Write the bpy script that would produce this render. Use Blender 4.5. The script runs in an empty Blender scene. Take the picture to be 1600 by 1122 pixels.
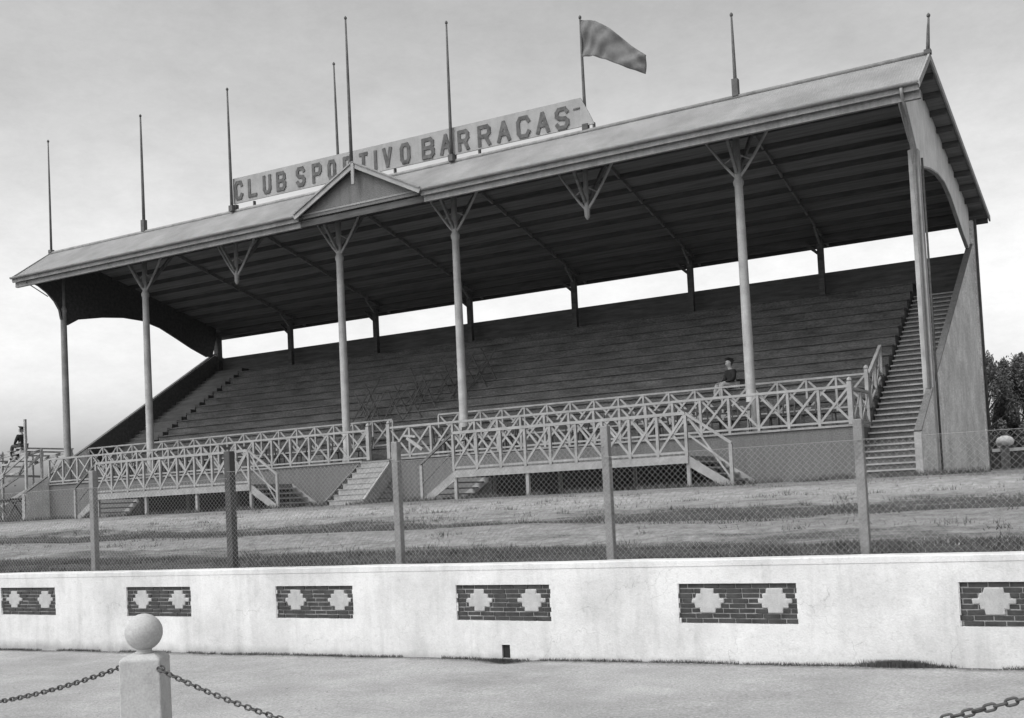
import bpy, bmesh, math, random
from mathutils import Vector, Matrix, noise
random.seed(7)
S = bpy.context.scene
C = S.collection
R = math.radians

# ------------------------------------------------------------------ camera
cam = bpy.data.cameras.new('camera'); co = bpy.data.objects.new('camera', cam); C.objects.link(co)
CAM = Vector((40.7974, -32.3313, 0.15)); YAW, PITCH, ROLL = 0.5255, 0.0485, -0.0488
def cam_axes():
    cy, sy, cp, sp = math.cos(YAW), math.sin(YAW), math.cos(PITCH), math.sin(PITCH)
    f = Vector((-sy*cp, cy*cp, sp)); r = Vector((cy, sy, 0)); u = r.cross(f)
    cr, sr = math.cos(ROLL), math.sin(ROLL)
    return cr*r+sr*u, -sr*r+cr*u, f
_r, _u, _f = cam_axes()
M = Matrix((_r, _u, -_f)).transposed().to_4x4(); M.translation = CAM
co.matrix_world = M
cam.sensor_width = 36; cam.lens = 1789.4/1600*36
cam.shift_x = (800-809.15)/1600; cam.shift_y = (694.45-561)/1600
cam.clip_start = 0.1; cam.clip_end = 3000
S.camera = co
S.render.resolution_x = 1024; S.render.resolution_y = 718

# ------------------------------------------------------------------ sky, sun, exposure
W = bpy.data.worlds.new("World"); S.world = W; W.use_nodes = True
nt = W.node_tree; nt.nodes.clear()
SUN_EL, SUN_AZ = 52, 205          # degrees; azimuth measured from +Y clockwise
out = nt.nodes.new('ShaderNodeOutputWorld'); bg = nt.nodes.new('ShaderNodeBackground')
sky = nt.nodes.new('ShaderNodeTexSky'); sky.sky_type = 'NISHITA'; sky.sun_disc = False
sky.sun_elevation = R(SUN_EL); sky.sun_rotation = R(SUN_AZ); sky.air_density = 1.5; sky.dust_density = 6; sky.ozone_density = 1
bw = nt.nodes.new('ShaderNodeRGBToBW')
gam = nt.nodes.new('ShaderNodeMath'); gam.operation = 'POWER'; gam.inputs[1].default_value = 1.0
tc = nt.nodes.new('ShaderNodeTexCoord'); mp = nt.nodes.new('ShaderNodeMapping'); mp.inputs['Scale'].default_value = (1, 1, 2.2)
n1 = nt.nodes.new('ShaderNodeTexNoise'); n1.inputs['Scale'].default_value = 6.5; n1.inputs['Detail'].default_value = 12; n1.inputs['Roughness'].default_value = 0.78
mr = nt.nodes.new('ShaderNodeMapRange'); mr.inputs[1].default_value = 0.3; mr.inputs[2].default_value = 0.7; mr.inputs[3].default_value = 0.89; mr.inputs[4].default_value = 1.11
mul = nt.nodes.new('ShaderNodeMath'); mul.operation = 'MULTIPLY'
mul2 = nt.nodes.new('ShaderNodeMath'); mul2.operation = 'MULTIPLY'; mul2.inputs[1].default_value = 1.7
L = nt.links.new
L(sky.outputs[0], bw.inputs[0]); L(bw.outputs[0], gam.inputs[0]); L(tc.outputs['Generated'], mp.inputs[0]); L(mp.outputs[0], n1.inputs['Vector'])
L(n1.outputs['Fac'], mr.inputs[0]); L(gam.outputs[0], mul.inputs[0]); L(mr.outputs[0], mul.inputs[1]); L(mul.outputs[0], mul2.inputs[0])
sz = nt.nodes.new('ShaderNodeSeparateXYZ'); L(tc.outputs['Generated'], sz.inputs[0])
hz = nt.nodes.new('ShaderNodeMapRange'); hz.interpolation_type = 'SMOOTHSTEP'; hz.inputs[1].default_value = 0.0; hz.inputs[2].default_value = 0.4; hz.inputs[3].default_value = 2.0; hz.inputs[4].default_value = 1.0   # white haze low in the sky
L(sz.outputs['Z'], hz.inputs[0]); mul3 = nt.nodes.new('ShaderNodeMath'); mul3.operation = 'MULTIPLY'; L(mul2.outputs[0], mul3.inputs[0]); L(hz.outputs[0], mul3.inputs[1]); L(mul3.outputs[0], bg.inputs[0]); bg.inputs[1].default_value = 0.12; L(bg.outputs[0], out.inputs[0])
sl = bpy.data.lights.new('sun', 'SUN'); so = bpy.data.objects.new('sun', sl); C.objects.link(so)
sl.energy = 0.62; sl.angle = R(25); sl.color = (1, 1, 1)
sd = Vector((math.sin(R(SUN_AZ))*math.cos(R(SUN_EL)), math.cos(R(SUN_AZ))*math.cos(R(SUN_EL)), math.sin(R(SUN_EL))))
so.rotation_euler = sd.to_track_quat('Z', 'Y').to_euler(); so.location = (20, -40, 60)
S.view_settings.view_transform = 'Standard'; S.view_settings.look = 'None'; S.view_settings.exposure = 0.15; S.view_settings.gamma = 1
try: S.cycles.max_bounces = 8
except Exception: pass

# ------------------------------------------------------------------ materials (all neutral: the place is seen in greys)
def mat(name, v, var=0.25, scale=3.0, fine=60.0, rough=0.85, bump=0.3, bdist=0.01, stretch=(1, 1, 1), finevar=0.12, spec=0.3, streak=0.0):
    m = bpy.data.materials.new(name); m.use_nodes = True; t = m.node_tree; N = t.nodes.new; K = t.links.new
    b = t.nodes['Principled BSDF']; b.inputs['Roughness'].default_value = rough; b.inputs['Specular IOR Level'].default_value = spec
    g = N('ShaderNodeNewGeometry'); mp = N('ShaderNodeMapping'); mp.inputs['Scale'].default_value = stretch; K(g.outputs['Position'], mp.inputs[0])
    a = N('ShaderNodeTexNoise'); a.inputs['Scale'].default_value = scale; a.inputs['Detail'].default_value = 8; a.inputs['Roughness'].default_value = 0.65; K(mp.outputs[0], a.inputs['Vector'])
    f = N('ShaderNodeTexNoise'); f.inputs['Scale'].default_value = fine; f.inputs['Detail'].default_value = 4; K(mp.outputs[0], f.inputs['Vector'])
    r1 = N('ShaderNodeMapRange'); r1.inputs[1].default_value = 0.3; r1.inputs[2].default_value = 0.7; r1.inputs[3].default_value = v*(1-var); r1.inputs[4].default_value = v*(1+var); K(a.outputs['Fac'], r1.inputs[0])
    r2 = N('ShaderNodeMapRange'); r2.inputs[1].default_value = 0.25; r2.inputs[2].default_value = 0.75; r2.inputs[3].default_value = 1-finevar; r2.inputs[4].default_value = 1+finevar; K(f.outputs['Fac'], r2.inputs[0])
    x = N('ShaderNodeMath'); x.operation = 'MULTIPLY'; K(r1.outputs[0], x.inputs[0]); K(r2.outputs[0], x.inputs[1])
    last = x
    if streak:
        m3 = N('ShaderNodeMapping'); m3.inputs['Scale'].default_value = (1, 1, 0.07); K(g.outputs['Position'], m3.inputs[0])
        s = N('ShaderNodeTexNoise'); s.inputs['Scale'].default_value = 7; s.inputs['Detail'].default_value = 6; K(m3.outputs[0], s.inputs['Vector'])
        r3 = N('ShaderNodeMapRange'); r3.inputs[1].default_value = 0.45; r3.inputs[2].default_value = 0.75; r3.inputs[3].default_value = 1; r3.inputs[4].default_value = 1-streak; K(s.outputs['Fac'], r3.inputs[0])
        y = N('ShaderNodeMath'); y.operation = 'MULTIPLY'; K(x.outputs[0], y.inputs[0]); K(r3.outputs[0], y.inputs[1]); last = y
    K(last.outputs[0], b.inputs['Base Color'])
    if bump:
        bp = N('ShaderNodeBump'); bp.inputs['Strength'].default_value = bump; bp.inputs['Distance'].default_value = bdist
        ad = N('ShaderNodeMath'); ad.operation = 'ADD'; K(a.outputs['Fac'], ad.inputs[0]); K(f.outputs['Fac'], ad.inputs[1]); K(ad.outputs[0], bp.inputs['Height']); K(bp.outputs[0], b.inputs['Normal'])
    m['k'] = v
    return m

def corrugated(name, v, pitch=0.076, axis='X'):
    m = mat(name, v, var=0.22, scale=0.8, fine=30, rough=0.85, bump=0, spec=0.15, streak=0.0)
    t = m.node_tree; N = t.nodes.new; K = t.links.new; b = t.nodes['Principled BSDF']
    g = N('ShaderNodeNewGeometry'); w = N('ShaderNodeTexWave'); w.wave_type = 'BANDS'; w.bands_direction = axis; w.inputs['Scale'].default_value = 0.314/pitch; w.inputs['Distortion'].default_value = 0
    K(g.outputs['Position'], w.inputs['Vector'])
    bp = N('ShaderNodeBump'); bp.inputs['Strength'].default_value = 0.45; bp.inputs['Distance'].default_value = 0.015; K(w.outputs['Fac'], bp.inputs['Height']); K(bp.outputs[0], b.inputs['Normal'])
    return m

MT = dict(
    roof=corrugated('roof_iron', 0.21),
    roof_under=mat('roof_boards', 0.175, 0.35, 1.5, 25, 0.9, 0.4, 0.02, (0.3, 6, 6)),
    fascia=mat('fascia_paint', 0.24, 0.25, 2.0, 30, 0.8, 0.3, 0.01, (1, 1, 1), 0.15, 0.2, 0.2),
    trim=mat('pale_trim_paint', 0.25, 0.2, 2.0, 30, 0.7, 0.2),
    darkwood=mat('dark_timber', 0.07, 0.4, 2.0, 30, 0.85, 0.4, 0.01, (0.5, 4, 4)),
    seat=mat('seating_boards', 0.088, 0.45, 1.1, 14, 0.9, 0.7, 0.02, (0.8, 3, 3), 0.5),
    column=mat('column_paint', 0.32, 0.22, 2.5, 40, 0.6, 0.25, 0.005, (1, 1, 1), 0.1, 0.3, 0.25),
    rail=mat('railing_paint', 0.26, 0.22, 3, 40, 0.7, 0.3, 0.005, (1, 1, 1), 0.12),
    backrail=mat('weathered_railing', 0.25, 0.25, 3, 40, 0.8, 0.3, 0.005),
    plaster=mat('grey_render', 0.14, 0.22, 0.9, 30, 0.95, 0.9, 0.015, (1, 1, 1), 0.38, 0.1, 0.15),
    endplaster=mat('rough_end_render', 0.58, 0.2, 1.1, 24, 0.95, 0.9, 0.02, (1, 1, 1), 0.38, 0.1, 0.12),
    step=mat('concrete_steps', 0.27, 0.25, 2.2, 30, 0.9, 0.5, 0.01, (1, 1, 1), 0.2),
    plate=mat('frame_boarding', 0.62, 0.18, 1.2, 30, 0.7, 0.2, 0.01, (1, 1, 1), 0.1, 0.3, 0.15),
    white=mat('limewashed_wall', 0.565, 0.075, 1.3, 55, 0.95, 0.5, 0.008, (1, 1, 1), 0.07, 0.1, 0.05),
    brick=mat('dark_glazed_brick', 0.036, 0.5, 6, 60, 0.6, 0.5, 0.004, (1, 1, 1), 0.3),
    mortar=mat('mortar', 0.23, 0.3, 8, 60, 0.95, 0.5, 0.004),
    diamond=mat('plaster_inlay', 0.37, 0.14, 6, 60, 0.95, 0.5, 0.004, (1, 1, 1), 0.12),
    concrete=mat('bollard_concrete', 0.37, 0.15, 5, 60, 0.97, 0.5, 0.006, (1, 1, 1), 0.14),
    chain=mat('chain_iron', 0.06, 0.4, 20, 90, 0.55, 0.3, 0.003),
    fencepost=mat('fence_post_concrete', 0.20, 0.25, 4, 60, 0.9, 0.5, 0.006, (1, 1, 1), 0.2),
    tarred=mat('tarred_post', 0.06, 0.3, 4, 60, 0.9, 0.5, 0.006, (1, 1, 1), 0.2),
    wire=mat('galvanised_wire', 0.24, 0.1, 4, 60, 0.5, 0),
    sign=mat('sign_board_paint', 0.27, 0.16, 1.4, 40, 0.8, 0.2, 0.005, (1, 1, 1), 0.12, 0.2, 0.12),
    letter=mat('letter_paint', 0.085, 0.45, 5, 60, 0.8, 0.1),
    pole=mat('pole_wood', 0.09, 0.3, 5, 60, 0.8, 0.2),
    flag=mat('flag_cloth', 0.13, 0.25, 3, 60, 0.9, 0.3),
    chair=mat('chair_wood', 0.05, 0.3, 8, 60, 0.6, 0.1),
    timber=mat('raw_timber', 0.30, 0.35, 4, 60, 0.9, 0.3),
    skin=mat('skin', 0.30, 0.1, 8, 60, 0.6, 0.1),
    jacket=mat('dark_jacket', 0.022, 0.3, 8, 60, 0.9, 0.2),
    trouser=mat('grey_trousers', 0.05, 0.3, 8, 60, 0.9, 0.2),
    paletrouser=mat('pale_trousers', 0.26, 0.2, 8, 60, 0.9, 0.2),
    hair=mat('hair', 0.015, 0.3, 30, 90, 0.7, 0.2),
    leaf=mat('leaves', 0.085, 0.55, 2.5, 30, 0.7, 0, finevar=0.4),
    bark=mat('bark', 0.08, 0.3, 5, 40, 0.95, 0.5),
    blade=mat('grass_blades', 0.075, 0.5, 1.2, 20, 0.8, 0, finevar=0.4),
    drygrass=mat('dry_grass_blades', 0.26, 0.3, 1.2, 20, 0.8, 0, finevar=0.3),
    dark=mat('hole_shade', 0.02, 0.3, 5, 40, 0.95, 0.3),
    path=mat('gravel_path', 0.31, 0.13, 1.1, 45, 0.97, 0.8, 0.012, (1, 1, 1), 0.26, 0.1),
    underside=mat('void_shade', 0.04, 0.3, 5, 40, 0.95, 0.3),
)

def grime(m, base, foot=True):
    t = m.node_tree; N = t.nodes.new; K = t.links.new; b = t.nodes['Principled BSDF']; src = b.inputs['Base Color'].links[0].from_socket
    g = N('ShaderNodeNewGeometry'); sp = N('ShaderNodeSeparateXYZ'); K(g.outputs['Position'], sp.inputs[0])
    def noi(sc, det, ro, mp=(1, 1, 1)):
        q = N('ShaderNodeMapping'); q.inputs['Scale'].default_value = mp; K(g.outputs['Position'], q.inputs[0]); n = N('ShaderNodeTexNoise'); n.inputs['Scale'].default_value = sc; n.inputs['Detail'].default_value = det; n.inputs['Roughness'].default_value = ro; K(q.outputs[0], n.inputs['Vector']); return n.outputs['Fac']
    def rng(x, a, c, lo, hi):
        r_ = N('ShaderNodeMapRange'); r_.inputs[1].default_value = a; r_.inputs[2].default_value = c; r_.inputs[3].default_value = lo; r_.inputs[4].default_value = hi; K(x, r_.inputs[0]); return r_.outputs[0]
    def mul_(a, c):
        x = N('ShaderNodeMath'); x.operation = 'MULTIPLY'; K(a, x.inputs[0]); K(c, x.inputs[1]); return x.outputs[0]
    v = mul_(src, rng(noi(0.9, 10, .7), .42, .68, 1.04, .80))
    v = mul_(v, rng(noi(16, 6, .7), .55, .75, 1.0, .80))
    v = mul_(v, rng(noi(60, 3, .6), .66, .74, 1.0, .60))
    v = mul_(v, rng(noi(5, 6, .65, (1, 1, .12)), .5, .78, 1.0, .80))
    if foot:
        vo = N('ShaderNodeTexVoronoi'); vo.feature = 'DISTANCE_TO_EDGE'; vo.inputs['Scale'].default_value = .8; wp = N('ShaderNodeVectorMath'); wp.operation = 'MULTIPLY_ADD'; wn = N('ShaderNodeTexNoise'); wn.inputs['Scale'].default_value = 5; wn.inputs['Detail'].default_value = 6
        K(g.outputs['Position'], wn.inputs['Vector']); K(wn.outputs['Color'], wp.inputs[0]); wp.inputs[1].default_value = (.35, .35, .35); K(g.outputs['Position'], wp.inputs[2]); K(wp.outputs[0], vo.inputs['Vector'])
        ck = rng(vo.outputs['Distance'], .001, .004, .24, 0.0); mk = rng(noi(1.1, 3, .5), .52, .6, 0, 1); cm = N('ShaderNodeMath'); cm.operation = 'MULTIPLY'; K(ck, cm.inputs[0]); K(mk, cm.inputs[1]); iv = N('ShaderNodeMath'); iv.operation = 'SUBTRACT'; iv.inputs[0].default_value = 1; K(cm.outputs[0], iv.inputs[1]); v = mul_(v, iv.outputs[0])
        ad = N('ShaderNodeMath'); ad.operation = 'MULTIPLY_ADD'; ad.inputs[1].default_value = .28; K(noi(4, 8, .7), ad.inputs[0]); K(sp.outputs['Z'], ad.inputs[2])
        v = mul_(v, rng(ad.outputs[0], base, base+.14, .62, 1.0))
    K(v, b.inputs['Base Color'])
grime(MT['white'], -1.79); grime(MT['diamond'], -9, False); grime(MT['plaster'], .28); grime(MT['endplaster'], .28)
def path_dirt(m):
    t = m.node_tree; N = t.nodes.new; K = t.links.new; b = t.nodes['Principled BSDF']; src = b.inputs['Base Color'].links[0].from_socket
    g = N('ShaderNodeNewGeometry'); sp = N('ShaderNodeSeparateXYZ'); K(g.outputs['Position'], sp.inputs[0])
    n = N('ShaderNodeTexNoise'); n.inputs['Scale'].default_value = 3.5; n.inputs['Detail'].default_value = 9; n.inputs['Roughness'].default_value = .75; K(g.outputs['Position'], n.inputs['Vector'])
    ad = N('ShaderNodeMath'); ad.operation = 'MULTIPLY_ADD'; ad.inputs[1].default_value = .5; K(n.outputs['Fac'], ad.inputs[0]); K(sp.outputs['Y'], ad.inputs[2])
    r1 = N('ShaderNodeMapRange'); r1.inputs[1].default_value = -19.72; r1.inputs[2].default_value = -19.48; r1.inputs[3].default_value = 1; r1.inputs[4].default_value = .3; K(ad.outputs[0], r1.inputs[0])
    f = N('ShaderNodeTexNoise'); f.inputs['Scale'].default_value = 26; f.inputs['Detail'].default_value = 6; f.inputs['Roughness'].default_value = .8; K(g.outputs['Position'], f.inputs['Vector'])
    r2 = N('ShaderNodeMapRange'); r2.inputs[1].default_value = .35; r2.inputs[2].default_value = .65; r2.inputs[3].default_value = .78; r2.inputs[4].default_value = 1.2; K(f.outputs['Fac'], r2.inputs[0])
    o = N('ShaderNodeTexNoise'); o.inputs['Scale'].default_value = .5; o.inputs['Detail'].default_value = 8; o.inputs['Roughness'].default_value = .7; K(g.outputs['Position'], o.inputs['Vector'])
    r3 = N('ShaderNodeMapRange'); r3.inputs[1].default_value = .35; r3.inputs[2].default_value = .65; r3.inputs[3].default_value = 1.1; r3.inputs[4].default_value = .84; K(o.outputs['Fac'], r3.inputs[0])
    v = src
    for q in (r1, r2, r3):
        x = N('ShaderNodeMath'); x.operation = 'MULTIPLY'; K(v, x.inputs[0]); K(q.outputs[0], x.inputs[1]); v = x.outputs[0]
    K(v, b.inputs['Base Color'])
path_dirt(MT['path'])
# ------------------------------------------------------------------ mesh helpers
class MB:
    def __init__(s): s.v = []; s.f = []
    def add(s, vs, fs):
        o = len(s.v); s.v += [tuple(p) for p in vs]; s.f += [tuple(i+o for i in f) for f in fs]; return s
    def box(s, x0, x1, y0, y1, z0, z1):
        return s.add([(x0,y0,z0),(x1,y0,z0),(x1,y1,z0),(x0,y1,z0),(x0,y0,z1),(x1,y0,z1),(x1,y1,z1),(x0,y1,z1)],
                     [(0,3,2,1),(4,5,6,7),(0,1,5,4),(1,2,6,5),(2,3,7,6),(3,0,4,7)])
    def bar(s, a, b, w, h, up=(0, 0, 1)):      # rectangular bar from a to b; h along up, w across
        a, b = Vector(a), Vector(b); d = (b-a).normalized(); up = Vector(up)
        if abs(d.dot(up)) > 0.99: up = Vector((0, 1, 0))
        sd = d.cross(up).normalized()*w/2; u = sd.cross(d).normalized()*h/2
        vs = [a-sd-u, a+sd-u, a+sd+u, a-sd+u, b-sd-u, b+sd-u, b+sd+u, b-sd+u]
        return s.add(vs, [(0,1,2,3),(7,6,5,4),(0,4,5,1),(1,5,6,2),(2,6,7,3),(3,7,4,0)])
    def tube(s, pts, rad, n=8, cap=True):
        pts = [Vector(p) for p in pts]; rr = rad if isinstance(rad, (list, tuple)) else [rad]*len(pts); o = len(s.v); ref = None
        for i, p in enumerate(pts):
            d = (pts[min(i+1, len(pts)-1)]-pts[max(i-1, 0)]).normalized()
            if ref is None: ref = d.orthogonal().normalized()
            a = (ref-d*ref.dot(d)).normalized(); ref = a; b = d.cross(a)
            for k in range(n):
                t = 2*math.pi*k/n; s.v.append(tuple(p+(a*math.cos(t)+b*math.sin(t))*rr[i]))
        for i in range(len(pts)-1):
            for k in range(n):
                k2 = (k+1) % n; s.f.append((o+i*n+k, o+i*n+k2, o+(i+1)*n+k2, o+(i+1)*n+k))
        if cap:
            s.f.append(tuple(o+k for k in reversed(range(n)))); s.f.append(tuple(o+(len(pts)-1)*n+k for k in range(n)))
        return s
    def prism(s, poly, d):                     # poly: 3-D points in a plane, extruded by vector d
        poly = [Vector(p) for p in poly]; d = Vector(d); n = len(poly)
        return s.add(poly+[p+d for p in poly], [tuple(reversed(range(n))), tuple(range(n, 2*n))]+[(i, (i+1) % n, n+(i+1) % n, n+i) for i in range(n)])
    def lathe(s, prof, c, n=24):
        o = len(s.v)
        for r, z in prof:
            for k in range(n):
                t = 2*math.pi*k/n; s.v.append((c[0]+r*math.cos(t), c[1]+r*math.sin(t), c[2]+z))
        for i in range(len(prof)-1):
            for k in range(n):
                k2 = (k+1) % n; s.f.append((o+i*n+k, o+i*n+k2, o+(i+1)*n+k2, o+(i+1)*n+k))
        s.f.append(tuple(o+k for k in reversed(range(n)))); s.f.append(tuple(o+(len(prof)-1)*n+k for k in range(n)))
        return s
    def build(s, name, m, parent=None, bevel=0, smooth=False, sharp=False):
        me = bpy.data.meshes.new(name); me.from_pydata(s.v, [], s.f); me.update()
        bm = bmesh.new(); bm.from_mesh(me); bmesh.ops.recalc_face_normals(bm, faces=bm.faces)
        bm.to_mesh(me); bm.free()
        if smooth:
            for p in me.polygons: p.use_smooth = True
        o = bpy.data.objects.new(name, me); C.objects.link(o); me.materials.append(MT[m] if isinstance(m, str) else m)
        if parent is not None:
            o.parent = parent; o.matrix_parent_inverse = Matrix.Translation(-parent_loc(parent))
        if bevel:
            bv = o.modifiers.new('bevel', 'BEVEL'); bv.width = bevel; bv.segments = 2; bv.limit_method = 'ANGLE'; bv.angle_limit = R(40)
        return o
def parent_loc(p):
    v = Vector(p.location)
    while p.parent is not None:
        p = p.parent; v = v+Vector(p.location)
    return v
def tag(o, label=None, cat=None, group=None, kind=None):
    if label: o['label'] = label
    if cat: o['category'] = cat
    if group: o['group'] = group
    if kind: o['kind'] = kind
    return o
def thing(name, loc, label, cat, group=None):
    o = bpy.data.objects.new(name, None); C.objects.link(o); o.location = loc; o.empty_display_size = 0.3
    return tag(o, label, cat, group)
def copy_tree(o, parent=None):
    c = o.copy(); C.objects.link(c)
    if parent is not None: c.parent = parent
    for ch in list(o.children): copy_tree(ch, c)
    return c

# ------------------------------------------------------------------ ground
WY = -19.7
def tz(x):  return -0.69+(x-23)/16*0.055          # top of the white wall
def bz(x):  return -1.98+(x-23)/16*0.17           # foot of the white wall
def ground_z(x, y):
    if y < -4.5: z = -0.78+(y+19.4)/14.9*1.03
    elif y < 15: z = 0.25+(y+4.5)/19.5*0.2
    else: z = 0.45
    if y < -6:
        z += 0.07*noise.noise(Vector((x*0.25, y*0.8, 0)))+0.04*noise.noise(Vector((x*1.1, y*1.6, 3)))
        z += 0.06*math.sin((y+19.5)*2*math.pi/4.2)*(1 if y < -8 else (-6-y)/2)
    else:
        z += 0.02*noise.noise(Vector((x*0.6, y*0.8, 0)))
    return z
def sheet(name, xs, ys, fn, m, kind='structure'):
    b = MB(); n = len(xs)
    b.v = [(x, y, fn(x, y)) for y in ys for x in xs]
    b.f = [(j*n+i, j*n+i+1, (j+1)*n+i+1, (j+1)*n+i) for j in range(len(ys)-1) for i in range(n-1)]
    o = b.build(name, m, smooth=True); tag(o, kind=kind); return o
def lin(a, b, n): return [a+(b-a)*i/(n-1) for i in range(n)]

def ground_mat():
    m = bpy.data.materials.new('grass_bank'); m.use_nodes = True; t = m.node_tree; N = t.nodes.new; K = t.links.new
    b = t.nodes['Principled BSDF']; b.inputs['Roughness'].default_value = 0.97; b.inputs['Specular IOR Level'].default_value = 0.1
    g = N('ShaderNodeNewGeometry'); sp = N('ShaderNodeSeparateXYZ'); K(g.outputs['Position'], sp.inputs[0])
    mp = N('ShaderNodeMapping'); mp.inputs['Scale'].default_value = (0.22, 0.9, 1); K(g.outputs['Position'], mp.inputs[0])
    a = N('ShaderNodeTexNoise'); a.inputs['Scale'].default_value = 1.6; a.inputs['Detail'].default_value = 7; a.inputs['Roughness'].default_value = 0.7; K(mp.outputs[0], a.inputs['Vector'])
    w = N('ShaderNodeMath'); w.operation = 'MULTIPLY_ADD'; w.inputs[1].default_value = 6.0; K(a.outputs['Fac'], w.inputs[0]); K(sp.outputs['Y'], w.inputs[2])
    r = N('ShaderNodeMapRange'); r.inputs[1].default_value = -20+3; r.inputs[2].default_value = 0+3; K(w.outputs[0], r.inputs[0])
    cr = N('ShaderNodeValToRGB'); K(r.outputs[0], cr.inputs[0]); e = cr.color_ramp.elements
    def P(y): return (y+20)/20
    stops = [(-20, .10), (-17.0, .065), (-16.2, .12), (-15.4, .26), (-13.9, .21), (-13.0, .07), (-11.5, .08), (-10.6, .24), (-8, .32), (-5.8, .25), (-4.8, .15), (-1, .16)]
    e[0].position = 0; e[0].color = (.11, .11, .11, 1); e[1].position = 1; e[1].color = (.16, .16, .16, 1)
    for y, v in stops[1:]:
        q = e.new(min(P(y), .999)); q.color = (v, v, v, 1)
    f = N('ShaderNodeTexNoise'); f.inputs['Scale'].default_value = 4.5; f.inputs['Detail'].default_value = 11; f.inputs['Roughness'].default_value = 0.82; K(g.outputs['Position'], f.inputs['Vector'])
    r2 = N('ShaderNodeMapRange'); r2.inputs[1].default_value = 0.3; r2.inputs[2].default_value = 0.7; r2.inputs[3].default_value = 0.42; r2.inputs[4].default_value = 1.55; K(f.outputs['Fac'], r2.inputs[0])
    x = N('ShaderNodeMath'); x.operation = 'MULTIPLY'; K(cr.outputs[0], x.inputs[0]); K(r2.outputs[0], x.inputs[1]); K(x.outputs[0], b.inputs['Base Color'])
    bp = N('ShaderNodeBump'); bp.inputs['Strength'].default_value = 1; bp.inputs['Distance'].default_value = 0.05; K(f.outputs['Fac'], bp.inputs['Height']); K(bp.outputs[0], b.inputs['Normal'])
    return m
MT['bank'] = ground_mat()
far = [-1500, -400, -120, -60]
ys = [-19.42]+lin(-19.2, 0, 120)+[2, 5, 8, 11, 15, 22, 30, 60, 150, 500, 1500]
sheet('grass_bank', far+lin(-30, 60, 150)+[90, 200, 500, 1500], ys, ground_z, 'bank')
def path_z(x, y): 
    z = bz(max(min(x, 80), -30)) + 0.012*noise.noise(Vector((x*0.9, y*0.9, 5)))
    d = (x-33.15)**2/0.12+(y+19.85)**2/0.03
    return z-0.05*math.exp(-d)
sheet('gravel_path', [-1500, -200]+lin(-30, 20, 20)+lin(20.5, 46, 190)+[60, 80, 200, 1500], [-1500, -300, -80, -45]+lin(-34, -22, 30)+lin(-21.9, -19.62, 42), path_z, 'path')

# ------------------------------------------------------------------ the white pitch-side wall with brick panels
pw = thing('perimeter_wall', (32, WY, -1.9), 'long low whitewashed wall with dark brick panels, between the path and the grass bank', 'wall')
panels = [23.03+3.13*k for k in range(-8, 9)]; PWD = 1.42; PZ0, PZ1 = -1.385, -0.925
def wall_mesh():
    b = MB(); xs = [-25]; 
    for p in panels: xs += [p, p+PWD]
    hx0, hx1, hz0, hz1 = 33.09, 33.21, -1.86, -1.69
    xs += [hx0, hx1, 60]; 
    extra = []; xs = sorted(xs)
    for i in range(len(xs)-1):
        n = max(1, int((xs[i+1]-xs[i])/0.5)); extra += [xs[i]+(xs[i+1]-xs[i])*j/n for j in range(n)]
    xs = extra+[60]
    zk = ['b', hz0, hz1, PZ0, PZ1, 't']
    def Z(x, k): return bz(x)-0.08 if k == 'b' else (tz(x)-0.075 if k == 't' else k)
    def quad(*p): b.add(p, [(0, 1, 2, 3)])
    def rec(xm, j):
        if j == 3: 
            for p in panels:
                if p < xm < p+PWD: return 0.06
        if j == 1 and hx0 < xm < hx1: return 0.25
        return 0
    D = {}
    for i in range(len(xs)-1):
        for j in range(5): D[i, j] = rec((xs[i]+xs[i+1])/2, j)
    for (i, j), d in D.items():
        x0, x1 = xs[i], xs[i+1]; y = WY+d; z0, z1, z0b, z1b = Z(x0, zk[j]), Z(x0, zk[j+1]), Z(x1, zk[j]), Z(x1, zk[j+1])
        quad((x0, y, z0), (x1, y, z0b), (x1, y, z1b), (x0, y, z1))
        dn = D.get((i+1, j), d)
        if dn != d: quad((x1, y, z0b), (x1, WY+dn, z0b), (x1, WY+dn, z1b), (x1, y, z1b))
        du = D.get((i, j+1), 0)
        if du != d: quad((x0, y, z1), (x1, y, z1b), (x1, WY+du, z1b), (x0, WY+du, z1))
    x0, x1 = -25, 60; yb = WY+0.3
    quad((x0, yb, Z(x0,'b')), (x1, yb, Z(x1,'b')), (x1, yb, Z(x1,'t')), (x0, yb, Z(x0,'t')))
    for X in (x0, x1): quad((X, WY, Z(X,'b')), (X, yb, Z(X,'b')), (X, yb, Z(X,'t')), (X, WY, Z(X,'t')))
    return b
wb = wall_mesh(); wb_o = wb.build('wall_body', 'white', pw)
cpm = MB()
for i in range(85):
    a, c = -25+i, -24+i
    w1, w2 = 0.013*noise.noise(Vector((a*.7, 0, 0))), 0.013*noise.noise(Vector((c*.7, 0, 0)))
    cpm.add([(a, WY-.006, tz(a)-.075), (c, WY-.006, tz(c)-.075), (c, WY-.006, tz(c)-.012+w2), (a, WY-.006, tz(a)-.012+w1), (c, WY+.012, tz(c)+w2), (a, WY+.012, tz(a)+w1), (c, WY+.33, tz(c)+w2), (a, WY+.33, tz(a)+w1), (c, WY+.33, tz(c)-.075), (a, WY+.33, tz(a)-.075)],
            [(0, 1, 2, 3), (3, 2, 4, 5), (5, 4, 6, 7), (7, 6, 8, 9), (9, 8, 1, 0)])
cpm.build('coping', 'white', pw)
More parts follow.
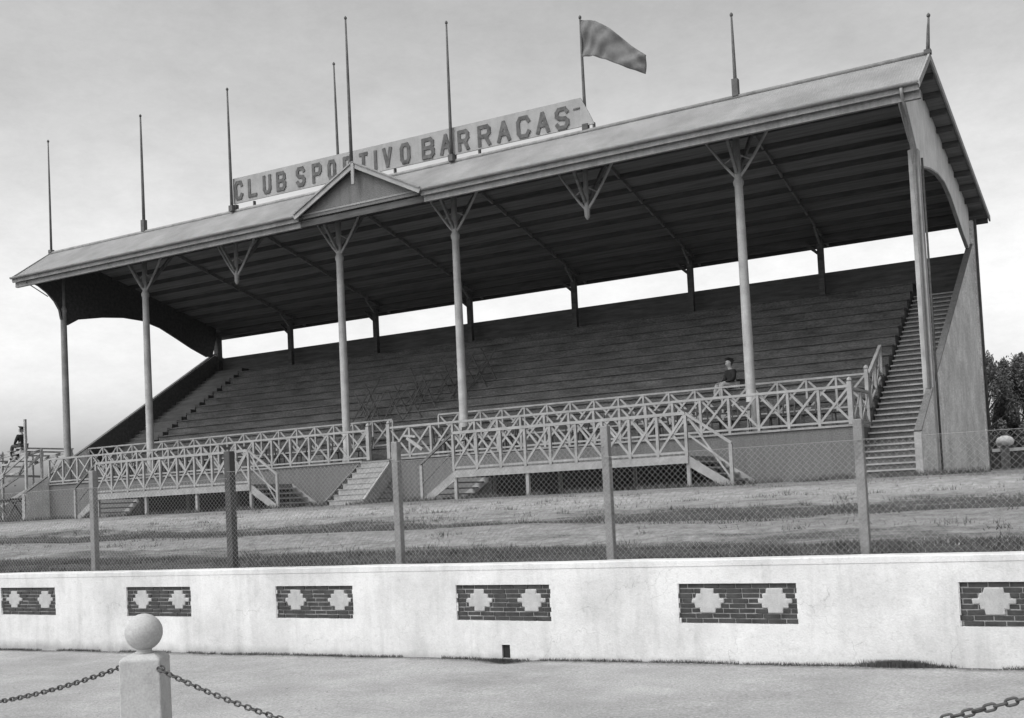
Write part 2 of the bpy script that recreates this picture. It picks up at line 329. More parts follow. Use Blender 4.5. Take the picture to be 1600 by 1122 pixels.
def build_panel(p, seed):
    rnd = random.Random(seed); t_ = bpy.data.objects.new('brick_panel', None); C.objects.link(t_); t_.parent = pw; t_.location = Vector((p, WY, 0))-Vector(pw.location); t_.empty_display_size = .1
    MB().box(0.003, PWD-.003, .033, .058, PZ0+.003, PZ1-.003).build('mortar_bed', 'mortar', t_).matrix_parent_inverse.identity()
    br = MB(); n = 8; h = (PZ1-PZ0)/n
    dia = {q: {r_: w_+rnd.uniform(-.014, .014) for r_, w_ in {1: .095, 2: .15, 3: .205, 4: .15, 5: .095}.items()} for q in (0, 1)}
    cx = (.34+rnd.uniform(-.02, .02), 1.14+rnd.uniform(-.02, .02))
    for r in range(n):
        z1 = PZ1-r*h; z0 = z1-h; x = -rnd.random()*.2
        while x < PWD:
            bl = .2+rnd.uniform(-.012, .012); a, c = max(x+.005, .004), min(x+bl-.006, PWD-.004)
            segs = [(a, c)]
            for k, q in enumerate(cx):
                if r in dia[k]:
                    lo, hi = q-dia[k][r]+.01, q+dia[k][r]-.01; ns = []
                    for s0, s1 in segs:
                        if s1 <= lo or s0 >= hi: ns.append((s0, s1)); continue
                        if s0 < lo: ns.append((s0, lo))
                        if s1 > hi: ns.append((hi, s1))
                    segs = ns
            for s0, s1 in segs:
                if s1-s0 > .02:
                    o = len(br.v); br.box(s0, s1, .024+rnd.uniform(-.007, .008), .05, z0+.005+rnd.uniform(-.001, .002), z1-.006+rnd.uniform(-.002, .001))
            x += bl
    br.build('brickwork', 'brick', t_, bevel=.0035).matrix_parent_inverse.identity()
    for k, q in enumerate(cx):
        pts = []
        for r in (1, 2, 3, 4, 5):
            z1 = PZ1-r*h; z0 = z1-h; pts += [(q+dia[k][r], z1+rnd.uniform(-.004, .004)), (q+dia[k][r]+rnd.uniform(-.008, .008), z0+rnd.uniform(-.004, .004))]
        left = [(2*q-x+rnd.uniform(-.012, .012), z) for x, z in reversed(pts)]
        MB().prism([(x, .014, z) for x, z in pts+left], (0, .036, 0)).build('plaster_diamond', 'diamond', t_, bevel=.014).matrix_parent_inverse.identity()
    e = MB()                                         # ragged plaster lips that overlap the brickwork's edges
    for (x0, x1, z0, z1) in ((0, .03, PZ0, PZ1), (PWD-.03, PWD, PZ0, PZ1)):
        for i in range(8):
            w = rnd.choice((0, .006, .012, .022)); zz0 = PZ1-(i+1)*h; 
            if w and x0 == 0: e.box(-.004, w, .006, .05, zz0, zz0+h)
            if w and x0 > 0: e.box(PWD-w, PWD+.004, .006, .05, zz0, zz0+h)
    if e.v: e.build('plaster_lip', 'white', t_, bevel=.006).matrix_parent_inverse.identity()
for k, p in enumerate(panels): build_panel(p, k+20)
MB().box(33.092, 33.208, WY+.03, WY+.24, -1.858, -1.692).build('drain_shade_plug', 'dark', pw)  # dark plug standing in for the shade inside the drain recess

# ------------------------------------------------------------------ grandstand
gs = thing('grandstand', (17.5, 3, 0.25), 'large timber and iron grandstand with raked seating under a pitched roof, beyond the grass bank', 'grandstand')
GZ = 0.25
def rake(y): return 2.72+0.605*y
# roof
X0, X1 = -0.75, 35.55; YE, ZE, ZR, YB, ZB = -1.82, 10.42, 11.70, 9.9, 9.12
t = .05
MB().prism([(X0, YE, ZE), (X0, 0.0, ZR), (X0, 0.0, ZR-t), (X0, YE, ZE-t)], (X1-X0, 0, 0)).build('roof_slope', 'roof', gs)['label'] = 'short front slope of corrugated roof sheets'
MB().prism([(X0, YB, ZB), (X0, 0.004, ZR), (X0, 0.004, ZR-t), (X0, YB, ZB-t)], (X1-X0, 0, 0)).build('roof_slope', 'roof', gs)['label'] = 'long rear slope of corrugated roof sheets'
MB().prism([(X0+.05, YE+.05, ZE-t-.004), (X0+.05, 0.0, ZR-t-.004), (X0+.05, YB-.05, ZB-t-.004), (X0+.05, YB-.05, ZB-t-.03), (X0+.05, 0, ZR-t-.034), (X0+.05, YE+.05, ZE-t-.034)], (X1-X0-.1, 0, 0)).build('roof_lining', 'roof_under', gs)
MB().tube([(X0-.03, 0, ZR+.02), (X1+.03, 0, ZR+.02)], .07, 10).build('ridge_cap', 'fascia', gs, smooth=True)
def rz(y): return ZE+(ZR-ZE)*(y-YE)/(-YE) if y < 0 else ZR-(ZR-ZB)*y/YB
DX, DH = 17.35, 2.62
for a, b in ((X0, DX-DH+.02), (DX+DH-.02, X1)):
    MB().box(a, b, YE-.06, YE-.015, ZE-.24, ZE-.015).build('fascia_board', 'fascia', gs)
    g = MB(); n = 10
    for k in range(n):   # half-round gutter
        t0, t1 = math.pi+math.pi*k/n, math.pi+math.pi*(k+1)/n
        c = (YE-.13, ZE-.03); r_ = .075
        g.add([(a, c[0]+r_*math.cos(t0), c[1]+r_*math.sin(t0)), (b, c[0]+r_*math.cos(t0), c[1]+r_*math.sin(t0)), (b, c[0]+r_*math.cos(t1), c[1]+r_*math.sin(t1)), (a, c[0]+r_*math.cos(t1), c[1]+r_*math.sin(t1))], [(0, 1, 2, 3)])
    g.build('gutter', 'trim', gs, smooth=True)
    MB().box(a, b, YE+.08, YE+.2, ZE-.42, ZE-.2).build('eave_beam', 'fascia', gs)
for x, nm in ((X0-.03, 'l'), (X1-.02, 'r')):
    MB().prism([(x, YE-.06, ZE+.02), (x, 0, ZR+.04), (x, YB+.03, ZB+.02), (x, YB+.03, ZB-.16), (x, 0, ZR-.16), (x, YE-.06, ZE-.18)], (.05, 0, 0)).build('barge_board', 'trim', gs)
MB().box(X0+.05, X1-.05, YB-.12, YB+.0, ZB-.22, ZB-.055).build('rear_eave_board', 'darkwood', gs)
# dormer gable in the front slope
YD = -1.98
dz0 = ZE+.02
for sg in (-1, 1):
    e = DX+sg*DH; pk = 11.76
    MB().prism([(DX, YD, pk), (e, YD, dz0), (e, YE+.02, dz0+.012), (DX, 0.06, pk)], (0, 0, -.05)).build('dormer_slope', 'roof', gs)
    MB().bar((DX, YD-.03, pk-.09), (e+sg*.05, YD-.03, dz0-.12), .05, .2).build('dormer_barge_board', 'trim', gs)
    MB().bar((DX, YD-.07, pk-.0), (e+sg*.05, YD-.07, dz0-.03), .06, .05).build('dormer_gutter', 'fascia', gs)
MB().prism([(DX-DH+.15, YE+.02, ZE-.16), (DX+DH-.15, YE+.02, ZE-.16), (DX+DH-.3, YE+.02, ZE+.05), (DX, YE+.02, 11.66), (DX-DH+.3, YE+.02, ZE+.05)], (0, .05, 0)).build('dormer_gable', 'plaster', gs)
MB().box(DX-.06, DX+.06, YD-.1, YD-.03, 11.0, 11.74).build('dormer_king_post', 'trim', gs)
MB().box(DX-DH, DX+DH, YE+.08, YE+.2, ZE-.42, ZE-.2).build('eave_beam', 'darkwood', gs)
# purlins
for i in range(10):
    y = 0.75+i*0.93
    if y > YB-.3: continue
    z = rz(y)-.09-.085; MB().box(X0+.06, X1-.06, y-.04, y+.04, z-.08, z+.09).build('purlin', 'darkwood', gs)
for y in (-1.2, -.5):
    z = rz(y)-.17; MB().box(X0+.06, X1-.06, y-.04, y+.04, z-.08, z+.075).build('purlin', 'darkwood', gs)
MB().box(0, 35, 8.86, 9.02, 8.87, 9.12).build('rear_beam', 'darkwood', gs)
MB().box(0, 35, -.07, .07, 10.55, 10.8).build('front_beam', 'darkwood', gs)
# frames
def arch_pts():
    ctrl = [(0.14, 8.55), (0.7, 8.86), (2.04, 9.1), (3.2, 9.22), (4.3, 9.2), (5.3, 8.98), (6.2, 8.62), (7.2, 8.2), (8.2, 7.86), (8.55, 7.86)]
    return ctrl
def front_curve():
    return [(-.14, 8.75), (-.22, 9.15), (-.45, 9.5), (-.8, 9.82), (-1.2, 10.05), (-1.74, 10.22)]
for k in range(8):
    x = 5.0*k
    if k in (0, 7):
        xx = x-.03 if k == 7 else x
        poly = [(xx, y, z) for y, z in front_curve()][::-1]; poly = poly+[(xx, .14, 8.55)]+[(xx, y, z) for y, z in arch_pts()[1:]]
        poly += [(xx, 8.85, 8.86), (xx, 8.86, rz(8.86)-.1), (xx, 0, ZR-.1), (xx, YE+.06, ZE-.1)]
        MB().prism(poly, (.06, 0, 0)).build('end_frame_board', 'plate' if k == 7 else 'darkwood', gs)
        for pts in (front_curve(), arch_pts()[:-1]):
            e = MB()
            for (a, b), (c, d) in zip(pts[:-1], pts[1:]): e.bar((xx+.03, a, b), (xx+.03, c, d), .11, .05, (0, 0, 1) if abs(c-a) > abs(d-b) else (0, 1, 0))
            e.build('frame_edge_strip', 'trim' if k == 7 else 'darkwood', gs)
        MB().tube([(xx, YE+.02, 10.12), (xx, -.75, 9.66)] if k == 0 else [(xx+.02, YE+.1, 10.02), (xx+.02, -.6, 9.25)], .022).build('tie_rod', 'fascia', gs)
    else:
        b = MB().bar((x, YE+.1, rz(YE+.1)-.17), (x, 0, ZR-.17), .07, .14).bar((x, 0, ZR-.17), (x, YB-.15, rz(YB-.15)-.17), .07, .14)
        b.bar((x, 8.7, 8.75), (x, 8.0, rz(8)-.28), .07, .1)
        b.bar((x, .1, 9.45), (x, 1.5, rz(1.5)-.3), .08, .12).bar((x, -.1, 9.45), (x, -1.1, rz(-1.1)-.25), .08, .12)
        b.build('rafter', 'roof_under', gs)
# columns with brackets
for k in range(8):
    x = 5.0*k
    if k in (2, 5):      # hanging brackets without a column
        c = MB().lathe([(.03, -.95), (.085, -.85), (.1, -.6), (.07, -.5), (.08, 0), (.08, .9)], (x, 0, 9.85), 12); c.build('pendant_post', 'column', gs, smooth=True)
        zb, zt = 9.2, 10.55
    elif k == 7:
        c = MB().box(x-.15, x+.12, -.15, .15, GZ-.1, 9.15); c.build('column', 'column', gs, bevel=.01)
        MB().tube([(x+.12, -1.93, 10.3), (x+.12, -1.9, 10.15), (x+.1, -1.2, 9.75), (x+.1, -.45, 9.1), (x+.02, -.21, 8.6), (x+.02, -.21, .35)], .045, 10).build('downpipe', 'fascia', gs, smooth=True)
        MB().tube([(x+.19, -.02, 8.9), (x+.19, -.02, .3)], .03, 8).build('downpipe', 'darkwood', gs, smooth=True)
        MB().lathe([(.2, 0), (.2, .12), (.17, .2)], (x, 0, GZ-.02), 16)
        continue
    else:
        c = MB().lathe([(.2, 0), (.2, .3), (.15, .4), (.145, 3), (.125, 7.45), (.15, 7.5), (.16, 7.6), (.13, 7.66), (.1, 7.75), (.1, 9.2)], (x, 0, 1.6), 16); c.build('column', 'column' if k else 'fascia', gs, smooth=True)
        zb, zt = 9.28, 10.55
    if k == 0: continue
    v = MB()
    for sg in (-1, 1):
        pts = [(x+sg*q*.95, 0, zb+(zt-zb)*q**1.15) for q in (0.05, .25, .5, .75, 1)]
        v.tube(pts, .045, 6); v.tube([(x+sg*.45, 0, zb+.5), (x, 0, zb+.75)], .022, 6)
    v.build('column_bracket', 'column', gs)
# rear posts
for k in range(8):
    x = 5.0*k
    if k in (0, 7):
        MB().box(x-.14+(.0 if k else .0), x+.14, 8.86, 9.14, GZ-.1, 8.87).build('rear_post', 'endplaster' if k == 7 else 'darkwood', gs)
        if k == 7: MB().tube([(x+.2, 8.98, 8.9), (x+.2, 8.98, .35)], .045, 8).build('downpipe', 'darkwood', gs, smooth=True)
    else:
        MB().box(x-.1, x+.1, 8.55, 8.75, 6.6, 8.99).bar((x-.05, 8.65, 8.45), (x-.6, 8.65, 8.95), .1, .1).build('rear_post', 'darkwood', gs)
# rear wall
MB().box(0.12, 34.88, 9.14, 9.3, GZ-.1, 7.84).build('rear_wall', 'darkwood', gs)
# end walls following the rake
for x in (-.12, 34.93):
    poly = [(x, -2.15, GZ-.15), (x, -2.1, 1.38), (x, -1.2, rake(-1.2)), (x, 8.7, rake(8.7)), (x, 9.31, 7.9), (x, 9.31, GZ-.15)]
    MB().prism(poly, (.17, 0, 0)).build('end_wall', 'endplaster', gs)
    MB().box(x-.004, x+.174, -2.175, -2.152, GZ-.15, 1.385).build('end_wall_dimmed_face', 'step', gs)  # added skin, coloured darker to tone down the light on the front face
    c = MB(); c.bar((x+.085, -2.12, 1.41), (x+.085, 8.75, rake(8.75)+.02), .185, .04); c.build('end_wall_coping', 'plaster', gs)
MB().prism([(.052, 1.0, 1.7), (.052, 1.0, rake(1)-.04), (.052, 8.7, rake(8.7)-.04), (.052, 9.1, 7.8), (.052, 9.1, 1.7)], (.012, 0, 0)).build('end_wall_shade_sheet', 'darkwood', gs)  # dark sheet added so the left wall's inner face reads as shaded
# seating tiers
def tread(y): return 1.70+0.634*y
NT, DP = 14, 0.565
AX = [(1.9, 16.35), (18.2, 33.15)]
for i in range(NT):
    y = 1.0+i*DP; z = 2.28+i*DP*.634
    y1 = y+DP if i < NT-1 else 9.13
    o = MB()
    for a, b in ((1.9, 33.15),):
        o.box(a, b, y+.03, y1+.03-.002, z-.8, z-.035)
        o.box(a-.01, b+.01, y-.02, y1+.028, z-.033, z)
    if i < NT-1: o.box(1.91, 33.14, y+.30, y1-.025, z+.002, z+.055)
    o.build('seating_tier', 'seat', gs)
# half-step aisles
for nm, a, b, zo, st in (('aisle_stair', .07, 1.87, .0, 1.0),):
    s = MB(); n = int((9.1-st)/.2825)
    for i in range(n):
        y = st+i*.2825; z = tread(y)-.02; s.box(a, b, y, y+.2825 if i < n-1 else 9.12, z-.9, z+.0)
    s.build('aisle_stair', 'darkwood', gs)  # dark colour carries the left corner's shade onto the aisle
s = MB(); rs = MB(); n = 34                                     # open stair at the right end, from the ground up
for i in range(n):
    y = -1.42+i*.288; z = GZ+.05+.18*(i+1); y1 = y+.288
    if y > 9.1: break
    rs.box(33.22, 34.92, y+.05, min(y1, 9.12)+.048, max(z-.9, GZ-.1), z-.046); s.box(33.215, 34.92, y-.02, min(y1, 9.1)+.045, z-.045, z)
s.build('stair_treads', 'step', gs); rs.build('stair_risers', 'plaster', gs)  # risers coloured darker to deepen the shadow gaps under the treads
# terrace
for a, b in ((.06, 16.42), (17.72, 33.2)):
    va, vb = (5.75, 13.2) if a < 5 else (21.75, 29.1)
    MB().box(a, va, -1.0, .98, GZ-.15, 1.70).box(vb, b, -1.0, .98, GZ-.15, 1.70).box(va, vb, -1.0, .98, 1.06, 1.70).build('terrace_wall', 'plaster', gs)
    MB().box(va, vb, .7, .97, GZ-.1, 1.06).box(va+.002, va+.03, -.98, .7, GZ-.1, 1.058).box(vb-.03, vb-.002, -.98, .7, GZ-.1, 1.058).box(va, vb, -.98, .7, 1.04, 1.058).box(va, vb, -.98, .7, GZ+.05, GZ+.08).build('undercroft_shade_liner', 'underside', gs)  # near-black lining puts the shade under the platforms into the colour
    MB().box(a, b+.01, -1.05, .97, 1.704, 1.76).build('terrace_floor', 'fascia', gs)
MB().box(16.43, 17.71, -.2, .98, GZ, 1.752).build('terrace_floor', 'step', gs)
MB().box(.06, 33.2, .99, 1.6, 1.6, 2.2).build('terrace_riser', 'seat', gs)
# centre stair
s = MB(); n = 8
for i in range(n):
    y1 = -.9-i*.215; z = 1.70-i*.18; s.box(16.46-.05*i*.6, 17.66, y1-.235, -.19, z-.19, z-.03) ; s.box(16.44-.05*i*.6, 17.67, y1-.255, y1, z-.028, z)
s.build('centre_stair', 'step', gs)
MB().prism([(17.7, -2.62, .3), (17.7, -2.72, .42), (17.7, -1.25, 1.62), (17.7, -1.05, 1.62), (17.7, -1.05, 1.2), (17.7, -2.25, .25)], (.07, 0, 0)).build('stair_stringer', 'rail', gs)
MB().prism([(16.1, -2.62, .3), (16.1, -2.72, .42), (16.2, -1.05, 1.62), (16.2, -1.05, .3)], (.07, 0, 0)).build('stair_stringer', 'plaster', gs)

def railing(a, b, n, ztop0, m, y=None, h=.98, post=.075, caps=(), parent=gs, label=None, rail=.07):
    """cross-braced railing from a to b (points at floor level)"""
    a, b = Vector(a), Vector(b); rt = thing_part('railing', a, parent)
    if label: rt['label'] = label
    d = (b-a)/n; up = Vector((0, 0, h)); nrm = (b-a).cross(up).normalized()
    MB().bar(a+up, b+up, rail*1.25, rail).build('top_rail', m, rt)
    MB().bar(a+Vector((0, 0, .09)), b+Vector((0, 0, .09)), rail*.8, rail*.8).build('bottom_rail', m, rt)
    for i in range(n+1):
        p = a+d*i; big = i in caps or (i-n-1) in caps; w = post*1.7 if big else post
        q = MB().bar(p, p+Vector((0, 0, h+(.12 if big else -rail*.52))), w, w, (0, 1, 0))
        if big: q.lathe([(.05, 0), (.075, .04), (.055, .1), (.01, .13)], tuple(p+Vector((0, 0, h+.12))), 10)
        q.build('post', m, rt)
        if i < n:
            e = MB(); p2 = p+d; o1 = nrm*.016; lo, hi = Vector((0, 0, .12)), Vector((0, 0, h-.04)); g_ = d.normalized()*.04
            e.bar(p+lo+o1+g_, p2+hi+o1-g_, .03, .06); e.bar(p+hi-o1+g_, p2+lo-o1-g_, .03, .06); e.build('cross_brace', m, rt)
    return rt
def thing_part(name, loc, parent):
    o = bpy.data.objects.new(name, None); C.objects.link(o); o.empty_display_size = .1
    o.parent = parent; o.location = Vector(loc)-parent_loc(parent); return o
railing((.1, -1, 1.76), (16.72, -1, 1.76), 19, 0, 'rail', h=1.02, caps=(19,), label='cross-braced railing along the left half of the terrace')
railing((17.6, -1, 1.76), (33.1, -1, 1.76), 18, 0, 'rail', h=1.04, caps=(0, 18), label='cross-braced railing along the right half of the terrace')
railing((.1, 1.02, 2.28), (16.3, 1.02, 2.28), 18, 0, 'backrail', h=.98, post=.06, rail=.055, label='weathered railing at the foot of the seats, left half')
railing((18.3, 1.02, 2.28), (33.1, 1.02, 2.28), 17, 0, 'backrail', h=1.0, post=.06, rail=.055, caps=(17,), label='weathered railing at the foot of the seats, right half')
railing((33.12, -.9, 1.76), (33.12, .95, 1.76), 2, 0, 'rail', h=.98, label='short side railing beside the open stair')
railing((33.12, 1.15, 2.3), (33.12, 2.9, 3.3), 2, 0, 'rail', h=.95, label='sloping side railing beside the open stair')

# side platforms with stairs
def platform(xa, xb, lab):
    P = thing_part('viewing_platform', ((xa+xb)/2, -2.1, GZ), gs); P['label'] = lab
    z = 1.12; yf = -3.2
    MB().box(xa, xb, yf, -1.04, z-.05, z).build('deck', 'plaster', P)
    MB().box(xa-.02, xb+.02, yf-.06, yf-.0, z-.2, z+.015).build('edge_beam', 'rail', P)
    for x in (xa, xb): MB().box(x-.04, x+.04, yf+.002, -1.06, z-.2, z-.055).build('joist', 'plaster', P)
    for i in range(4):
        x = xa+(xb-xa)*i/3
        MB().box(x-.05, x+.05, yf-.005, yf+.09, GZ-.1, z-.055).build('leg', 'rail', P)
        MB().box(x-.05, x+.05, -1.2, -1.1, GZ-.1, z-.055).build('leg', 'plaster', P)
    a = Vector((xa, yf-.03, z)); b = Vector((xb, yf-.03, z)); n = 9; d = (b-a)/n; h = 1.16
    MB().bar(a+Vector((0, 0, h)), b+Vector((0, 0, h)), .09, .085).build('top_rail', 'rail', P)
    MB().bar(a+Vector((0, 0, .1)), b+Vector((0, 0, .1)), .06, .06).build('bottom_rail', 'rail', P)
    for i in range(n+1):
        p = a+d*i; MB().bar(p, p+Vector((0, 0, h-.045)), .08, .08, (0, 1, 0)).build('post', 'rail', P)
        if i < n:
            e = MB(); p2 = p+d
            e.bar(p+Vector((.04, -.017, .13)), p2+Vector((-.04, -.017, h-.06)), .03, .065); e.bar(p+Vector((.04, .017, h-.06)), p2+Vector((-.04, .017, .13)), .03, .065); e.build('cross_brace', 'rail', P)
    for sg, x in ((1, xb), (-1, xa)):
        st = MB(); run, ns = 1.1, 5
        for i in range(ns):
            xs0 = x+sg*(i*run/ns+.03); zz = z-(i+1)*(z-GZ)/ns+.03; st.box(min(xs0, xs0+sg*.26), max(xs0, xs0+sg*.26), yf+.1, -1.15, zz-.04, zz)
        st.build('stair_treads', 'step', P)
        for yy in (yf-.0, -1.12):
            MB().prism([(x+sg*.03, yy, z+.0), (x+sg*.03, yy, z-.3), (x+sg*(run-.14), yy, GZ), (x+sg*(run+.1), yy, GZ), (x+sg*(run+.1), yy, GZ+.1)], (0, .05, 0)).build('stair_stringer', 'rail', P)
            if yy > -2: continue
            MB().box(x+sg*(run+.13)-.045, x+sg*(run+.13)+.045, yy-.05, yy+.04, GZ-.1, GZ+1.12).build('newel_post', 'rail', P)
            hr = MB().bar((x+sg*.0, yy-.02, z+h), (x+sg*(run+.16), yy-.02, GZ+1.14), .07, .07).bar((x+sg*.05, yy-.02, z+h*.5), (x+sg*(run+.1), yy-.02, GZ+.55), .03, .05)
            if sg > 0: hr.bar((x+.05, yy+.0, z+h-.1), (x+run+.1, yy+.0, GZ+.2), .03, .05)
            hr.build('handrail', 'rail' if sg > 0 else 'plaster', P)
    return P
platform(5.65, 13.3, 'left railed platform on short legs in front of the terrace')
platform(21.65, 29.2, 'right railed platform on short legs in front of the terrace')


# ------------------------------------------------------------------ name board on the ridge
sg_ = thing('name_board', (17.7, 0, 11.72), 'long grey board with dark capital letters standing on the grandstand ridge', 'sign')
zl0, zl1, zr0, zr1 = 12.0, 12.98, 11.93, 12.83
MB().prism([(10.0, -.03, zl0), (25.42, -.03, zr0-.03), (25.28, -.03, zr0+.3), (24.98, -.03, zr1), (10.0, -.03, zl1)], (0, .05, 0)).build('board', 'sign', sg_)
MB().box(10.0, 24.9, .022, .07, 12.3, 12.36).box(10.0, 24.9, .022, .07, 12.68, 12.74).build('back_rail', 'darkwood', sg_)
for x in (10.05, 11.0, 15.0, 17.6, 20.05, 21.1, 25.1, 25.38):
    w = .1 if x in (10.05, 15.0, 20.05, 25.1) else .03
    MB().box(x-w, x+w, -.06 if w > .05 else -.01, .09, 11.68, zr0+.03).build('support', 'darkwood', sg_)
GL = {'C': [[(1,.78),(.8,1),(.2,1),(0,.8),(0,.2),(.2,0),(.8,0),(1,.22)]], 'L': [[(0,1),(0,0),(1,0)]], 'U': [[(0,1),(0,.2),(.2,0),(.8,0),(1,.2),(1,1)]],
      'B': [[(0,0),(0,1),(.75,1),(.95,.85),(.95,.65),(.75,.52),(0,.52)],[(.75,.52),(1,.38),(1,.15),(.8,0),(0,0)]],
      'S': [[(1,.82),(.8,1),(.2,1),(0,.84),(0,.66),(.2,.53),(.8,.47),(1,.34),(1,.16),(.8,0),(.2,0),(0,.18)]],
      'P': [[(0,0),(0,1),(.8,1),(1,.85),(1,.6),(.8,.45),(0,.45)]], 'O': [[(.2,0),(0,.2),(0,.8),(.2,1),(.8,1),(1,.8),(1,.2),(.8,0),(.2,0)]],
      'R': [[(0,0),(0,1),(.8,1),(1,.86),(1,.62),(.8,.48),(0,.48)],[(.6,.48),(1,0)]], 'T': [[(0,1),(1,1)],[(.5,1),(.5,0)]], 'I': [[(.5,0),(.5,1)]],
      'V': [[(0,1),(.5,0),(1,1)]], 'A': [[(0,0),(.5,1),(1,0)],[(.2,.36),(.8,.36)]]}
LET = [('C',10.06,10.52,12.48),('L',10.75,11.24,12.47),('U',11.5,11.94,12.46),('B',12.17,12.67,12.45),('S',13.14,13.6,12.44),('P',13.9,14.38,12.43),('O',14.63,15.04,12.42),('R',15.34,15.76,12.41),('T',16.06,16.5,12.4),('I',16.68,16.94,12.39),('V',17.11,17.55,12.39),('O',17.87,18.33,12.38),('B',18.79,19.35,12.37),('A',19.54,20.05,12.36),('R',20.27,20.76,12.35),('R',21.07,21.61,12.34),('A',21.82,22.38,12.33),('C',22.58,23.13,12.32),('A',23.3,23.84,12.31),('S',24.02,24.55,12.3)]
for c, a, b, zm in LET:
    h = .73; sw = .125; l = MB(); a += .03; q_ = 0
    for pl in GL[c]:
        P = [(a+sw/2+u*(b-a-sw), -.045, zm-h/2+sw/2+v*(h-sw)) for u, v in pl]
        for i, (p, q) in enumerate(zip(P[:-1], P[1:])):
            p, q = Vector(p), Vector(q); e = (q-p).normalized()*sw*.35; q_ += 1; off = Vector((0, -.0016*q_, 0))
            l.bar(p-e+off, q+e+off, .022, sw, Vector((0, -1, 0)).cross(q-p).normalized())
    o = l.build('letter', 'letter', sg_); o['label'] = 'painted letter '+c
l = MB().bar((24.72, -.045, 12.5), (24.95, -.045, 12.5), .02, .05); l.build('letter', 'letter', sg_)['label'] = 'short painted dash'

# ------------------------------------------------------------------ flagpoles, flag
def flagpole(x, y, z0, x2, z1, lab, r0=.062, shoe=.3):
    t_ = thing('flagpole', (x, y, z0), lab, 'flagpole', 'flagpoles along the grandstand roof')
    MB().tube([(x, y, z0), (x+(x2-x)*.3, y, z0+(z1-z0)*.33), (x+(x2-x)*.6, y, z0+(z1-z0)*.66), (x2, y, z1)], [r0, r0*.9, r0*.75, r0*.5], 8).build('shaft', 'pole', t_, smooth=True)
    MB().lathe([(.02, 0), (.05, .03), (.05, .08), (.01, .13)], (x2, y, z1), 8).build('finial', 'pole', t_, smooth=True)
    if shoe: MB().box(x-.09, x+.09, y-.09, y+.09, z0-.02, z0+shoe).build('shoe', 'pole', t_)
    return t_
flagpole(-.66, 0, 11.76, -.66, 16.55, 'thin bare flagpole at the far left end of the ridge', .05, .1)
flagpole(5.05, 0, 11.76, 5.05, 16.45, 'bare flagpole with blocky foot, second from the left end of the roof', .065, .45)
flagpole(10.0, -.13, 11.72, 9.98, 16.4, 'bare flagpole rising at the left end of the name board', .06, .2)
flagpole(15.0, .16, 11.74, 14.98, 16.3, 'short-looking bare flagpole behind the board just left of the gable pole', .055, .2)
flagpole(17.2, -1.9, 11.7, 17.2, 16.72, 'tallest bare flagpole, standing on the peak of the small front gable', .06, .1)
flagpole(20.08, -.13, 11.72, 20.12, 16.42, 'bare flagpole in front of the right half of the name board', .06, .2)
flagpole(25.04, .13, 11.74, 25.04, 15.42, 'flagpole at the right end of the board, flying the pennant', .06, .2)
flagpole(30.08, 0, 11.76, 30.08, 14.15, 'bare flagpole with a thick foot, on the ridge right of the pennant', .06, .5)
flagpole(35.52, 0, 11.72, 35.6, 12.7, 'short spike-like pole on the right gable end of the roof', .055, .1)
up_ = [(25.06, 15.40), (25.52, 15.28), (26.06, 14.87), (26.79, 14.11), (27.3, 13.66)]
lo_ = [(25.06, 14.16), (25.45, 14.12), (25.85, 13.93), (26.6, 13.45), (27.16, 13.16)]
def interp(P, t):
    q = t*(len(P)-1); i = min(int(q), len(P)-2); f = q-i; return (P[i][0]+(P[i+1][0]-P[i][0])*f, P[i][1]+(P[i+1][1]-P[i][1])*f)
fb = MB(); nu, nv = 40, 16
for i in range(nu+1):
    t_ = i/nu; a, b = interp(up_, t_), interp(lo_, t_)
    for j in range(nv+1):
        s_ = j/nv; x = a[0]+(b[0]-a[0])*s_; z = a[1]+(b[1]-a[1])*s_; fb.v.append((x, .13+.1*t_*math.sin(t_*11+s_*3.2)+.05*math.sin(t_*6-s_*8)+.03*math.sin(t_*31+s_*9), z))
for i in range(nu):
    for j in range(nv): fb.f.append((i*(nv+1)+j, (i+1)*(nv+1)+j, (i+1)*(nv+1)+j+1, i*(nv+1)+j+1))
fo = fb.build('flag', 'flag', smooth=True); tag(fo, 'grey tapering pennant streaming to the right above the name board', 'flag')
so_ = fo.modifiers.new('cloth', 'SOLIDIFY'); so_.thickness = .008

# ------------------------------------------------------------------ chairs on the terrace
def make_chair():
    t_ = bpy.data.objects.new('chair', None); C.objects.link(t_); t_.location = (0, 0, 0)
    MB().box(-.2, .2, -.2, .2, .43, .46).build('seat', 'chair', t_, bevel=.01)
    b = MB().bar((-.18, .19, .46), (-.18, .27, .9), .035, .035).bar((.18, .19, .46), (.18, .27, .9), .035, .035)
    b.bar((-.2, .265, .86), (.2, .265, .86), .025, .1).bar((-.18, .235, .68), (.18, .235, .68), .02, .05); b.build('backrest', 'chair', t_)
    for sx in (-1, 1):
        for sy in (-1, 1): MB().bar((sx*.17, sy*.17, .43), (sx*.19, sy*.2, 0), .035, .035).build('leg', 'chair', t_)
    return t_
cp = make_chair(); rnd = random.Random(11); first = True
for side, a, b, n in (('left', 2.2, 15.8, 19), ('right', 18.6, 32.4, 24)):
    for i in range(n):
        x = a+(b-a)*(i+.5)/n+rnd.uniform(-.15, .15); y = rnd.choice((-.45, .3, .45))+rnd.uniform(-.1, .1)
        if min(abs(x-5*k) for k in range(8)) < .38 and abs(y) < .45: y = -.5
        c = cp if first else copy_tree(cp); first = False
        c.location = (x, y, 1.762); c.rotation_euler = (0, 0, rnd.uniform(-.7, .7)+(3.14 if rnd.random() < .3 else 0))
        tag(c, 'dark wooden chair on the %s half of the terrace, between its two railings' % side, 'chair', 'chairs on the %s half of the terrace' % side)

